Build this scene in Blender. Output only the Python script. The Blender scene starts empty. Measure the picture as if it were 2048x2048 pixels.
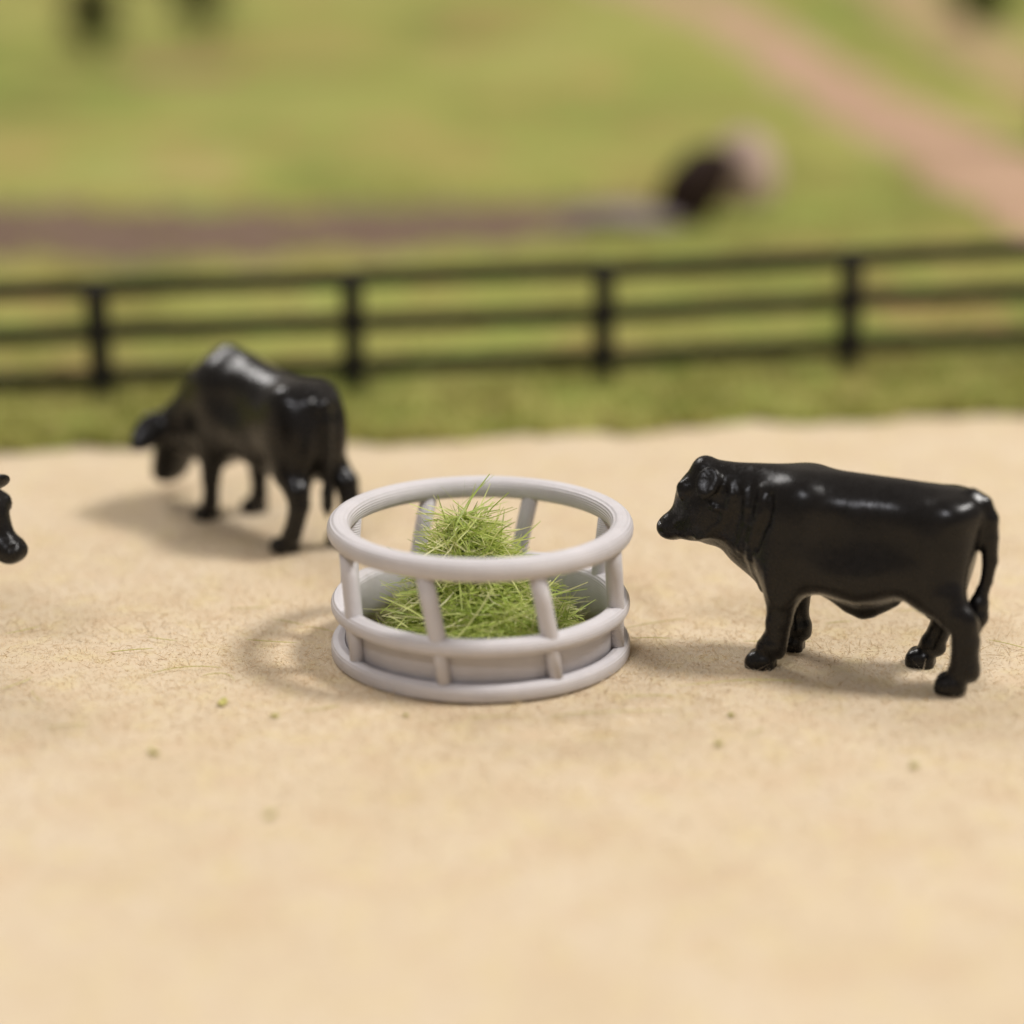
# Toy farm diorama, 1 Blender unit = 1 cm
import bpy, math, random
import numpy as np
from mathutils import Vector

random.seed(7)
rng = np.random.default_rng(11)
scene = bpy.context.scene
scene.unit_settings.system = 'METRIC'
scene.unit_settings.scale_length = 0.01
R = math.radians

# ------------------------------------------------------------------ camera
cam_d = bpy.data.cameras.new('camera')
cam = bpy.data.objects.new('camera', cam_d)
scene.collection.objects.link(cam)
cam.location = (0.41, -28.3, 10.4)
cam.rotation_euler = (R(90 - 16.8), 0, 0)
cam_d.sensor_width = 36
cam_d.lens = 81.2
cam_d.clip_start = 0.5
cam_d.clip_end = 1000
cam_d.dof.use_dof = True
cam_d.dof.focus_distance = 29.9
cam_d.dof.aperture_fstop = 0.070
scene.camera = cam

# ------------------------------------------------------------------ world + lamps (indoor room light)
world = bpy.data.worlds.new('World')
scene.world = world
world.use_nodes = True
world.node_tree.nodes['Background'].inputs[0].default_value = (1.0, 0.87, 0.73, 1)
world.node_tree.nodes['Background'].inputs[1].default_value = 0.26

def area(name, loc, target, size, power, col):
    d = bpy.data.lights.new(name, 'AREA')
    d.shape = 'RECTANGLE'
    d.size, d.size_y = size
    d.energy = power
    d.color = col
    o = bpy.data.objects.new(name, d)
    scene.collection.objects.link(o)
    o.location = loc
    o.rotation_euler = (Vector(target) - Vector(loc)).to_track_quat('-Z', 'Y').to_euler()
    return o

area('key_lamp', (150, -4, 215), (0, 4, 0), (52, 46), 560000, (1.0, 0.965, 0.925))
area('ceiling_lamp', (-105, 165, 175), (0, 8, 0), (80, 60), 210000, (1.0, 0.965, 0.935))
area('room_lamp', (-60, -170, 200), (0, 0, 0), (46, 28), 165000, (0.95, 0.945, 1.0))

scene.view_settings.view_transform = 'Standard'
scene.view_settings.look = 'None'
scene.view_settings.exposure = 0.23
scene.view_settings.gamma = 1.0
scene.cycles.use_denoising = True
scene.cycles.max_bounces = 8

# ------------------------------------------------------------------ helpers
COL = scene.collection

def tag(o, label=None, cat=None, group=None, kind=None):
    if label: o['label'] = label
    if cat: o['category'] = cat
    if group: o['group'] = group
    if kind: o['kind'] = kind
    return o

def mesh_obj(name, verts, faces, mat, parent=None, smooth=True):
    me = bpy.data.meshes.new(name)
    verts = np.asarray(verts, dtype=np.float32).reshape(-1, 3)
    if isinstance(faces, np.ndarray):
        n, k = faces.shape
        me.vertices.add(len(verts)); me.vertices.foreach_set('co', verts.ravel())
        me.loops.add(n * k); me.loops.foreach_set('vertex_index', faces.astype(np.int32).ravel())
        me.polygons.add(n)
        me.polygons.foreach_set('loop_start', np.arange(0, n * k, k, dtype=np.int32))
        me.update(calc_edges=True)
    else:
        me.from_pydata([tuple(v) for v in verts.tolist()], [], faces)
    me.polygons.foreach_set('use_smooth', np.full(len(me.polygons), smooth))
    me.update()
    me.materials.append(mat)
    o = bpy.data.objects.new(name, me)
    COL.objects.link(o)
    if parent: o.parent = parent
    return o

def link_copy(o, parent=None):
    c = o.copy(); COL.objects.link(c)
    if parent: c.parent = parent
    return c

class NT:
    def __init__(self, name):
        self.m = bpy.data.materials.new(name); self.m.use_nodes = True
        self.t = self.m.node_tree; self.b = self.t.nodes['Principled BSDF']
    def n(self, typ, **kw):
        nd = self.t.nodes.new(typ)
        for k, v in kw.items():
            if k.startswith('i_'):
                key = k[2:].replace('_', ' ')
                nd.inputs[key].default_value = v
            else: setattr(nd, k, v)
        return nd
    def l(self, a, b): self.t.links.new(a, b)
    def coord(self, which='Object'):
        return self.n('ShaderNodeTexCoord').outputs[which]
    def noise(self, scale, detail=3, rough=0.55, vec=None, dist=0.0):
        nd = self.n('ShaderNodeTexNoise')
        nd.inputs['Scale'].default_value = scale; nd.inputs['Detail'].default_value = detail
        nd.inputs['Roughness'].default_value = rough; nd.inputs['Distortion'].default_value = dist
        self.l(vec if vec is not None else self.coord(), nd.inputs['Vector'])
        return nd.outputs['Fac']
    def ramp(self, fac, stops):
        nd = self.n('ShaderNodeValToRGB')
        while len(nd.color_ramp.elements) < len(stops): nd.color_ramp.elements.new(0.5)
        for e, (p, c) in zip(nd.color_ramp.elements, stops):
            e.position = p; e.color = (*c, 1)
        self.l(fac, nd.inputs[0]); return nd.outputs[0]
    def mix(self, fac, a, b):
        nd = self.n('ShaderNodeMix', data_type='RGBA')
        for s, v in ((nd.inputs[0], fac), (nd.inputs[6], a), (nd.inputs[7], b)):
            if isinstance(v, (int, float)): s.default_value = v
            elif isinstance(v, tuple): s.default_value = (*v, 1)
            else: self.l(v, s)
        return nd.outputs[2]
    def bump(self, h, strength, dist):
        nd = self.n('ShaderNodeBump'); nd.inputs['Strength'].default_value = strength
        nd.inputs['Distance'].default_value = dist
        self.l(h, nd.inputs['Height']); self.l(nd.outputs[0], self.b.inputs['Normal'])
        return nd
    def set(self, **kw):
        for k, v in kw.items():
            s = self.b.inputs[k.replace('_', ' ')]
            if isinstance(v, tuple): s.default_value = (*v, 1)
            elif isinstance(v, (int, float)): s.default_value = v
            else: self.l(v, s)

def srgb(r, g, b):
    f = lambda c: (c / 255 / 12.92) if c / 255 < 0.04045 else ((c / 255 + 0.055) / 1.055) ** 2.4
    return (f(r), f(g), f(b))

# ------------------------------------------------------------------ materials
def mat_sand():
    t = NT('sand_mat')
    c1 = t.ramp(t.noise(0.55, 4, 0.6), [(0.3, (0.54, 0.435, 0.295)), (0.5, (0.58, 0.478, 0.34)), (0.7, (0.595, 0.498, 0.372))])
    fine = t.noise(26, 2, 0.6)
    c2 = t.mix(t.ramp(fine, [(0.30, (0.3,) * 3), (0.45, (0,) * 3)]), c1, (0.50, 0.38, 0.24))
    c3 = t.mix(t.ramp(t.noise(2.2, 3), [(0.50, (0,) * 3), (0.68, (0.45,) * 3)]), c2, (0.58, 0.475, 0.25))
    c3 = t.mix(t.ramp(t.noise(1.1, 3, 0.6), [(0.34, (0.4,) * 3), (0.48, (0,) * 3)]), c3, (0.56, 0.425, 0.285))
    t.set(Base_Color=c3, Roughness=0.95, Specular_IOR_Level=0.1)
    t.bump(t.noise(30, 3), 0.2, 0.015)
    return t.m

def mat_island(name, stops, rough=0.8, spec=0.2, trans=0.0, patch=None):
    t = NT(name)
    g = t.n('ShaderNodeNewGeometry')
    c = t.ramp(g.outputs['Random Per Island'], stops)
    if patch:
        sc, amt, a, b = patch
        n = t.noise(sc, 3, 0.6)
        c = t.mix(t.ramp(n, [(0.34, (amt,) * 3), (0.46, (0,) * 3)]), c, a)
        c = t.mix(t.ramp(n, [(0.54, (0,) * 3), (0.68, (amt,) * 3)]), c, b)
    t.set(Base_Color=c, Roughness=rough, Specular_IOR_Level=spec)
    if trans:      # thin fibres let light through
        tr = t.n('ShaderNodeBsdfTranslucent'); t.l(c, tr.inputs[0])
        mx = t.n('ShaderNodeMixShader'); mx.inputs[0].default_value = trans
        t.l(t.b.outputs[0], mx.inputs[1]); t.l(tr.outputs[0], mx.inputs[2])
        t.l(mx.outputs[0], t.t.nodes['Material Output'].inputs[0])
    return t.m

def mat_grass():
    t = NT('grass_field_mat')
    big = t.noise(0.085, 3, 0.55, dist=0.6)
    c = t.ramp(big, [(0.36, (0.15, 0.175, 0.042)), (0.45, (0.24, 0.235, 0.065)), (0.54, (0.31, 0.30, 0.085)), (0.64, (0.35, 0.32, 0.115))])
    br = t.ramp(t.noise(0.16, 3, 0.5), [(0.52, (0,) * 3), (0.66, (0.7,) * 3)])
    c = t.mix(br, c, (0.36, 0.235, 0.10))
    c = t.mix(t.ramp(t.noise(0.42, 3, 0.6, dist=0.5), [(0.50, (0,) * 3), (0.62, (0.7,) * 3)]), c, (0.24, 0.32, 0.07))
    c = t.mix(t.ramp(t.noise(3.5, 3), [(0.35, (0.4,) * 3), (0.55, (0,) * 3)]), c, (0.16, 0.17, 0.035))
    t.set(Base_Color=c, Roughness=0.95, Specular_IOR_Level=0.1)
    t.bump(t.noise(6, 4), 0.8, 0.12)
    return t.m

def mat_earth(name, a, b, scale=1.2):
    t = NT(name)
    c = t.ramp(t.noise(scale, 4, 0.6), [(0.3, a), (0.7, b)])
    t.set(Base_Color=c, Roughness=0.95, Specular_IOR_Level=0.1)
    t.bump(t.noise(8, 4), 0.7, 0.08)
    return t.m

def mat_bull():
    t = NT('black_plastic')
    v = t.coord()
    n1 = t.noise(4.5, 4, 0.6, v)
    t.set(Base_Color=t.ramp(n1, [(0.35, (0.0048, 0.0042, 0.0042)), (0.7, (0.0075, 0.0066, 0.0066))]), Specular_IOR_Level=0.30,
          Roughness=t.ramp(t.noise(9, 4, 0.65, v), [(0.3, (0.24,) * 3), (0.7, (0.31,) * 3)]))
    sep = t.n('ShaderNodeSeparateXYZ'); t.l(v, sep.inputs[0])
    mr = t.n('ShaderNodeMapRange'); t.l(sep.outputs[0], mr.inputs[0])      # the modelling is coarser on neck and face
    mr.inputs[1].default_value = 1.1; mr.inputs[2].default_value = 1.9; mr.inputs[3].default_value = 0.35; mr.inputs[4].default_value = 1.0
    mu = t.n('ShaderNodeMath', operation='MULTIPLY'); t.l(t.noise(7, 4, 0.6, v, 0.4), mu.inputs[0]); t.l(mr.outputs[0], mu.inputs[1])
    t.bump(mu.outputs[0], 0.40, 0.045)
    return t.m

def mat_feeder():
    t = NT('printed_grey_plastic')
    v = t.coord()
    w = t.n('ShaderNodeTexWave', wave_type='BANDS', bands_direction='Z', wave_profile='SIN')
    w.inputs['Scale'].default_value = 0.314 / 0.032
    w.inputs['Distortion'].default_value = 0.25
    w.inputs['Detail'].default_value = 2
    t.l(v, w.inputs['Vector'])
    c = t.ramp(t.noise(2.5, 4, 0.6, v), [(0.3, (0.53, 0.508, 0.52)), (0.7, (0.59, 0.565, 0.577))])
    t.set(Base_Color=c, Roughness=0.46, Specular_IOR_Level=0.4)
    t.b.inputs['Subsurface Weight'].default_value = 0.12
    t.b.inputs['Subsurface Radius'].default_value = (0.06, 0.05, 0.045)
    add = t.n('ShaderNodeMath', operation='MULTIPLY_ADD')
    t.l(t.noise(14, 3, 0.6, v), add.inputs[0]); add.inputs[1].default_value = 0.6
    t.l(w.outputs['Fac'], add.inputs[2])
    t.bump(add.outputs[0], 0.55, 0.014)
    return t.m

def mat_plain(name, col, rough=0.7, spec=0.3, nscale=6.0, var=0.25):
    t = NT(name)
    c = t.ramp(t.noise(nscale, 4, 0.6), [(0.3, tuple(x * (1 - var) for x in col)), (0.7, tuple(x * (1 + var) for x in col))])
    t.set(Base_Color=c, Roughness=rough, Specular_IOR_Level=spec)
    t.bump(t.noise(nscale * 4, 4), 0.4, 0.03)
    return t.m

M = dict(
    sand=mat_sand(), grass=mat_grass(), bull=mat_bull(), feeder=mat_feeder(),
    sandfib=mat_island('sand_fibre_mat', [(0.0, (0.24, 0.17, 0.10)), (0.002, (0.40, 0.30, 0.19)), (0.006, (0.70, 0.57, 0.40)), (0.4, (0.76, 0.635, 0.46)), (0.75, (0.82, 0.70, 0.53)), (0.97, (0.90, 0.82, 0.68))], 0.8, 0.15, 0.5, (1.6, 0.5, (0.74, 0.61, 0.38), (0.70, 0.60, 0.48))),
    hay=mat_island('hay_mat', [(0.0, (0.24, 0.31, 0.06)), (0.2, (0.42, 0.53, 0.12)), (0.45, (0.57, 0.66, 0.18)), (0.7, (0.70, 0.74, 0.28)), (0.88, (0.80, 0.78, 0.42)), (1.0, (0.86, 0.82, 0.54))], 0.45, 0.45, 0.40),
    haycore=mat_plain('hay_core_mat', (0.38, 0.46, 0.10), 0.9, 0.1, 8, 0.4),
    strand=mat_island('loose_hay_mat', [(0.0, (0.26, 0.24, 0.08)), (0.5, (0.46, 0.43, 0.13)), (1.0, (0.56, 0.50, 0.20))], 0.6, 0.3),
    blades=mat_island('grass_blade_mat', [(0.0, (0.20, 0.21, 0.05)), (0.3, (0.33, 0.33, 0.085)), (0.6, (0.41, 0.40, 0.11)), (0.85, (0.48, 0.45, 0.15)), (1.0, (0.52, 0.43, 0.22))], 0.7, 0.2, 0.35, (0.5, 0.6, (0.24, 0.36, 0.07), (0.42, 0.33, 0.15))),
    fence=mat_plain('black_fence_paint', (0.010, 0.009, 0.007), 0.6, 0.3, 3, 0.3),
    track=mat_earth('track_mat', (0.125, 0.083, 0.060), (0.18, 0.124, 0.094)),
    patch=mat_earth('bare_patch_mat', (0.24, 0.16, 0.075), (0.32, 0.215, 0.11), 0.5),
    lane=mat_earth('lane_mat', (0.33, 0.25, 0.125), (0.40, 0.29, 0.165), 0.5),
    road=mat_earth('road_mat', (0.36, 0.235, 0.155), (0.46, 0.31, 0.215), 0.5),
    dark=mat_plain('dark_rock_mat', (0.028, 0.016, 0.013), 0.9, 0.15, 1.2, 0.4),
    greystone=mat_plain('grey_stone_mat', (0.21, 0.17, 0.17), 0.9, 0.2, 1.2, 0.2),
    pale=mat_plain('pale_rock_mat', (0.46, 0.34, 0.285), 0.9, 0.2, 1.2, 0.2),
    bush=mat_island('bush_leaf_mat', [(0.0, (0.018, 0.022, 0.006)), (0.6, (0.045, 0.05, 0.012)), (1.0, (0.09, 0.09, 0.02))], 0.8, 0.2),
    bark=mat_plain('bark_mat', (0.06, 0.04, 0.025), 0.9, 0.1),
    crumb=mat_plain('flock_mat', (0.46, 0.42, 0.15), 0.95, 0.1, 20, 0.4),
)

# ------------------------------------------------------------------ terrain
def sstep(a, b, x):
    t = np.clip((x - a) / (b - a), 0, 1)
    return t * t * (3 - 2 * t)

def terrain(x, y):
    x = np.asarray(x, float); y = np.asarray(y, float)
    z = 0.05 * np.maximum(0, y - 20)
    z = z + 0.019 * np.clip(x + 7, -3, 40) * sstep(9, 15, y)
    z = z + 0.35 * np.sin(x * 0.21 + 1) * np.sin(y * 0.13) * sstep(22, 40, y)
    z = z + 0.03 * np.sin(x * 0.9 + 0.5) * np.sin(y * 1.1) * sstep(10, 12, y)
    return z

def edge_y(x):
    x = np.asarray(x, float)
    base = np.interp(x, [-30, -8.35, -6.3, -2, 1.7, 4.5, 9.7, 40], [9.6, 9.85, 9.85, 10.3, 11.0, 11.6, 12.4, 15])
    return base + 0.16 * np.sin(1.7 * x + 0.4) + 0.09 * np.sin(4.3 * x) + 0.05 * np.sin(9.1 * x + 2)

def grid_faces(nu, nv):
    i = np.arange(nu - 1)[:, None] * nv + np.arange(nv - 1)[None, :]
    i = i.ravel()
    return np.stack([i, i + nv, i + nv + 1, i + 1], 1)

def sand_z(x, y):
    return (0.020 * np.sin(x * 1.3 + 0.7) * np.sin(y * 1.1 + 0.2) + 0.012 * np.sin(x * 3.1) * np.sin(y * 2.7 + 1)) - 0.03

xs = np.linspace(-40, 40, 321); ys = np.linspace(-40, 20, 241)
X, Y = np.meshgrid(xs, ys, indexing='ij')
Z = sand_z(X, Y)
Z = np.where(Y > edge_y(X) + 0.3, Z - 0.5, Z)
tag(mesh_obj('sand_ground', np.stack([X, Y, Z], -1), grid_faces(321, 241), M['sand']), kind='structure')

def gz(x, y):
    x = np.asarray(x, float); v = np.asarray(y, float) - edge_y(x)      # top of the grass mat, thicker where it curls up at the left
    return terrain(x, y) - 0.05 + 0.10 * np.exp(-((v - 0.1) / 0.9) ** 2) + 0.20 * np.exp(-((v - 0.25) / 0.7) ** 2) * sstep(-1.5, -4.5, x)

# grass mat: starts at the ragged sand edge, with a thickness there
us = np.concatenate([np.linspace(-90, -14, 39)[:-1], np.linspace(-14, 16, 241), np.linspace(16, 90, 39)[1:]])
vs = np.concatenate([[0.0, 0.0], np.linspace(0.08, 8, 40), np.linspace(8.5, 170, 160)])
U, V = np.meshgrid(us, vs, indexing='ij')
Yg = edge_y(U) + V
Zg = gz(U, Yg)
Zg[:, 0] = -0.12
tag(mesh_obj('grass_field', np.stack([U, Yg, Zg], -1), grid_faces(len(us), len(vs)), M['grass']), kind='structure')

def strip(name, pts, half, mat, lift, n=80, across=9, rag=0.25):
    pts = np.array(pts, float); half = np.array(half, float)
    s = np.linspace(0, len(pts) - 1, n)
    cx = np.interp(s, range(len(pts)), pts[:, 0]); cy = np.interp(s, range(len(pts)), pts[:, 1]); hw = np.interp(s, range(len(pts)), half)
    for _ in range(6):
        cx[1:-1] = (cx[:-2] + cx[1:-1] * 2 + cx[2:]) / 4; cy[1:-1] = (cy[:-2] + cy[1:-1] * 2 + cy[2:]) / 4
    tx, ty = np.gradient(cx), np.gradient(cy); L = np.hypot(tx, ty); nx, ny = -ty / L, tx / L
    a = np.linspace(-1, 1, across)
    wob = 1 + rag * (np.sin(s * 9.1) * 0.5 + rng.normal(0, 0.35, n))[:, None] * np.abs(a)[None, :] ** 3
    X = cx[:, None] + nx[:, None] * hw[:, None] * a * wob; Y = cy[:, None] + ny[:, None] * hw[:, None] * a * wob
    Z = gz(X, Y) + lift - 0.12 * np.abs(a)[None, :] ** 6
    return tag(mesh_obj(name, np.stack([X, Y, Z], -1), grid_faces(n, across), mat), kind='structure')

strip('brown_track', [(-40, 29.3), (-22, 29.3), (-12.5, 29.3), (-8.4, 28.6), (-4.5, 28.9), (-0.5, 29.9), (2.2, 30.7), (4.2, 31.6)],
      [2.9, 2.9, 2.9, 2.8, 2.8, 2.7, 2.4, 1.9], M['track'], 0.10)
strip('dirt_road', [(-1, 108), (4.5, 88), (7.9, 74), (10.0, 60), (11.3, 47.2), (12.5, 39), (13.7, 31), (14.8, 25), (15.5, 18)],
      [2.0, 1.8, 1.7, 1.6, 1.6, 1.7, 1.8, 1.9, 2], M['road'], 0.12)
strip('dirt_lane', [(16.0, 95), (17.0, 75), (17.7, 61.5), (18.1, 52.5), (18.6, 44), (19, 36), (19.4, 28)],
      [1.7, 1.6, 1.6, 1.6, 1.7, 1.8, 1.8], M['lane'], 0.14)

strip('bare_patch', [(-14.0, 58.5), (-12.6, 58.0), (-11.2, 57.6), (-9.8, 58.2)], [0.8, 2.2, 2.4, 0.9], M['patch'], 0.10, 24)

# ------------------------------------------------------------------ fibres (numpy tubes / spikes)
def spikes(P, D, length, rad):
    """thin flat blades tapering to a point: base points P, directions D"""
    n = len(P)
    D = D / np.linalg.norm(D, axis=1, keepdims=True)
    a = np.cross(D, rng.normal(size=(n, 3))); a /= np.linalg.norm(a, axis=1, keepdims=True)
    V = np.empty((n, 3, 3))
    V[:, 0] = P - a * rad[:, None] * 1.4; V[:, 1] = P + a * rad[:, None] * 1.4; V[:, 2] = P + D * length[:, None]
    return V.reshape(-1, 3), np.arange(n * 3).reshape(n, 3)

def ribbons(C, rad):
    """flat thin blades along centre lines C (n,K,3), half widths rad (n,K)"""
    n, K, _ = C.shape
    T = np.gradient(C, axis=1); T /= np.linalg.norm(T, axis=2, keepdims=True) + 1e-9
    a = np.cross(T, np.broadcast_to(rng.normal(size=(n, 1, 3)), T.shape)); a /= np.linalg.norm(a, axis=2, keepdims=True) + 1e-9
    V = np.stack([C - a * rad[..., None], C + a * rad[..., None]], 2)
    base = (np.arange(n) * K * 2)[:, None]
    F = np.concatenate([base + np.array([[i * 2, i * 2 + 1, i * 2 + 3, i * 2 + 2]]) for i in range(K - 1)])
    return V.reshape(-1, 3), F

def tubes(C, rad):
    """C: n,K,3 centre lines; rad: n,K"""
    n, K, _ = C.shape
    T = np.gradient(C, axis=1); T /= np.linalg.norm(T, axis=2, keepdims=True) + 1e-9
    ref = rng.normal(size=(n, 1, 3))
    a = np.cross(T, np.broadcast_to(ref, T.shape)); a /= np.linalg.norm(a, axis=2, keepdims=True) + 1e-9
    b = np.cross(T, a)
    V = np.empty((n, K, 3, 3))
    for k in range(3):
        t = 2 * math.pi * k / 3
        V[:, :, k] = C + (a * math.cos(t) + b * math.sin(t)) * rad[..., None]
    F = []
    base = (np.arange(n) * K * 3)[:, None, None]
    for i in range(K - 1):
        for k in range(3):
            k2 = (k + 1) % 3
            F.append(base[:, 0, :] + np.array([[i * 3 + k, i * 3 + k2, (i + 1) * 3 + k2, (i + 1) * 3 + k]]))
    return V.reshape(-1, 3), np.concatenate(F)

def scatter_sand(n, cx, cy, sx, sy, l0, l1, r):
    """fibres spread around (cx, cy), thinning out smoothly towards the sides"""
    P = np.stack([cx + sx * np.clip(rng.normal(0, 1, n), -3, 3), cy + sy * np.clip(rng.normal(0, 1, n), -3, 3), np.zeros(n)], 1)
    P = P[P[:, 1] < edge_y(P[:, 0]) - 0.05]
    n = len(P)
    P[:, 2] = sand_z(P[:, 0], P[:, 1]) - 0.004
    D = rng.normal(size=(n, 3)); D[:, 2] = np.abs(D[:, 2]) * 0.45 + 0.06
    return spikes(P, D, rng.uniform(l0, l1, n), np.full(n, r) * rng.uniform(0.7, 1.3, n))

parts = [scatter_sand(140000, 0.3, 0.3, 7.0, 4.2, 0.035, 0.095, 0.0040), scatter_sand(60000, 0, 0, 13, 10, 0.06, 0.15, 0.007),
         scatter_sand(3500, 0.3, 0, 6, 4, 0.14, 0.34, 0.0045)]
off = 0; VV = []; FF = []
for v, f in parts:
    VV.append(v); FF.append(f + off); off += len(v)
tag(mesh_obj('sand_fibres', np.concatenate(VV), np.concatenate(FF), M['sandfib'], smooth=False),
    'fine sand coloured fibres of the pale flocked paddock', 'ground cover', kind='stuff')

def scatter_grass(n, x0, x1, v0, v1, l0, l1, r, clump):
    x = rng.uniform(x0, x1, n); y = edge_y(x) + rng.uniform(v0, v1, n)
    dens = 0.5 + 0.5 * np.sin(x * 1.9 + 2 * np.sin(y * 1.3)) * np.sin(y * 2.3 + np.sin(x * 1.1))
    keep = rng.uniform(0, 1, n) < (1 - clump) + clump * dens
    x, y, dens = x[keep], y[keep], dens[keep]; n = len(x)
    P = np.stack([x, y, gz(x, y) - 0.02], 1)
    D = rng.normal(size=(n, 3)) * 0.55; D[:, 2] = 0.9
    return spikes(P, D, rng.uniform(l0, l1, n) * (0.6 + 0.6 * dens), np.full(n, r))
parts = [scatter_grass(2500, -13, 15, -0.22, 0.25, 0.15, 0.4, 0.018, 0.85), scatter_grass(12000, -13, 15, 0.0, 5.5, 0.15, 0.42, 0.022, 0.8), scatter_grass(12000, -18, 20, 5.5, 24, 0.15, 0.35, 0.03, 0.8)]
off = 0; VV = []; FF = []
for v, f in parts:
    VV.append(v); FF.append(f + off); off += len(v)
tag(mesh_obj('grass_blades', np.concatenate(VV), np.concatenate(FF), M['blades'], smooth=False),
    'short olive green model grass around the plank fence', 'grass', kind='stuff')

# ------------------------------------------------------------------ plank fence
def box(cx, cy, cz, sx, sy, sz, bev=0.03):
    import bmesh
    bm = bmesh.new()
    bmesh.ops.create_cube(bm, size=1)
    for v in bm.verts: v.co = (v.co.x * sx + cx, v.co.y * sy + cy, v.co.z * sz + cz)
    bmesh.ops.bevel(bm, geom=bm.edges[:], offset=bev, segments=1, affect='EDGES')
    return bm

def bm_obj(name, bm, mat, parent=None, smooth=False):
    me = bpy.data.meshes.new(name); bm.to_mesh(me); bm.free()
    me.polygons.foreach_set('use_smooth', np.full(len(me.polygons), smooth))
    me.materials.append(mat)
    o = bpy.data.objects.new(name, me); COL.objects.link(o)
    if parent: o.parent = parent
    return o

fence = bpy.data.objects.new('plank_fence', None); COL.objects.link(fence)
tag(fence, 'black three rail plank fence crossing the grass behind the paddock', 'fence')
FP = [(-11.95, 13.4), (-7.25, 13.75), (-2.56, 14.1), (2.14, 14.5), (6.85, 14.9), (11.5, 15.3), (16.2, 15.7)]
FZ = [-0.14, -0.04, 0.07, 0.15, 0.33, 0.46, 0.58]
fence.location = (FP[3][0], FP[3][1], 0)
FH = 2.14
proto = None
for (px, py), g in zip(FP, FZ):
    if proto is None:
        proto = bm_obj('post', box(0, 0, FH / 2 - 0.2, 0.40, 0.34, FH + 0.4, 0.03), M['fence'], fence)
        p = proto
    else: p = link_copy(proto, fence)
    p.location = (px - FP[3][0], py - FP[3][1], g)
    p.rotation_euler = (R(random.uniform(-1.2, 1.2)), R(random.uniform(-1.2, 1.2)), 0)
for i in range(len(FP) - 1):
    (ax, ay), (bx_, by_) = FP[i], FP[i + 1]
    L = math.dist(FP[i], FP[i + 1]); yaw = math.atan2(by_ - ay, bx_ - ax)
    for h in (0.33, 1.19, 2.03):
        r = bm_obj('rail', box(0, 0, 0, L - 0.01, 0.11, 0.34, 0.02), M['fence'], fence)
        r.location = ((ax + bx_) / 2 - FP[3][0] - math.sin(yaw) * 0.23, (ay + by_) / 2 - FP[3][1] + 0.23, (FZ[i] + FZ[i + 1]) / 2 + h + random.uniform(-.02, .02))
        r.rotation_euler = (0, -math.atan2(FZ[i + 1] - FZ[i], L), yaw)

# ------------------------------------------------------------------ far blurred things
def rock(name, loc, size, mat, seed, label):
    import bmesh
    r = np.random.default_rng(seed)
    bm = bmesh.new(); bmesh.ops.create_icosphere(bm, subdivisions=4, radius=1)
    dirs = r.normal(size=(14, 3)); dirs /= np.linalg.norm(dirs, axis=1, keepdims=True); amp = r.uniform(0.75, 1.0, 14)
    for v in bm.verts:
        d = np.array(v.co); k = 1.15
        for q, a in zip(dirs, amp):
            c = d @ q
            if c > 0: k = min(k, a / max(c, 1e-3))
        v.co = Vector(d * k * np.array(size))
    o = bm_obj(name, bm, mat, None, True)
    o.location = (loc[0], loc[1], float(gz(loc[0], loc[1])) + size[2] * 0.55)
    return tag(o, label, 'rock')

rk = rock('dark_boulder', (4.95, 29.5), (0.85, 0.85, 1.45), M['dark'], 3, 'dark brown lump at the right end of the brown track')
rk.rotation_euler = (0, R(30), 0)
rock('pale_boulder', (6.45, 32.0), (0.80, 0.8, 1.10), M['pale'], 5, 'pale pinkish boulder just right of the dark brown lump')
rock('grey_stone', (3.2, 29.0), (1.5, 0.7, 0.34), M['greystone'], 8, 'low lavender grey stone between the brown track and the dark lump')

def bush(loc, size, n, seed, label):
    r = np.random.default_rng(seed)
    root = bpy.data.objects.new('bush', None); COL.objects.link(root)
    root.location = (loc[0], loc[1], float(gz(loc[0], loc[1])))
    # crown of leaf spikes in several lumps, short stem below
    lumps = r.normal(size=(7, 3)) * np.array(size) * 0.45 + np.array([0, 0, size[2] * 1.15])
    P = lumps[r.integers(0, 7, n)] + r.normal(size=(n, 3)) * np.array(size) * 0.28
    v, f = spikes(P, r.normal(size=(n, 3)), r.uniform(0.2, 0.5, n), np.full(n, 0.07))
    mesh_obj('crown', v, f, M['bush'], root, False)
    C = np.array([[[0, 0, -0.1], [0.03, 0, size[2] * 0.5], [0, 0.04, size[2]]]])
    v, f = tubes(C, np.array([[0.16, 0.12, 0.06]])); mesh_obj('trunk', v, f, M['bark'], root)
    return tag(root, label, 'bush')
bush((-15.2, 60), (1.0, 1.0, 1.5), 1500, 1, 'dark bush at the top left, leftmost in the background')
bush((-11.7, 64), (2.0, 1.0, 1.8), 800, 2, 'wide brownish dark bush above a bare patch, second from left')
bush((18.7, 64), (0.7, 0.7, 1.4), 900, 3, 'small dark bush beside the pale lane at top right')
bush((15.6, 36.5), (0.45, 0.5, 1.5), 900, 4, 'dark bush cut by the right edge beside the dirt road')

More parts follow.
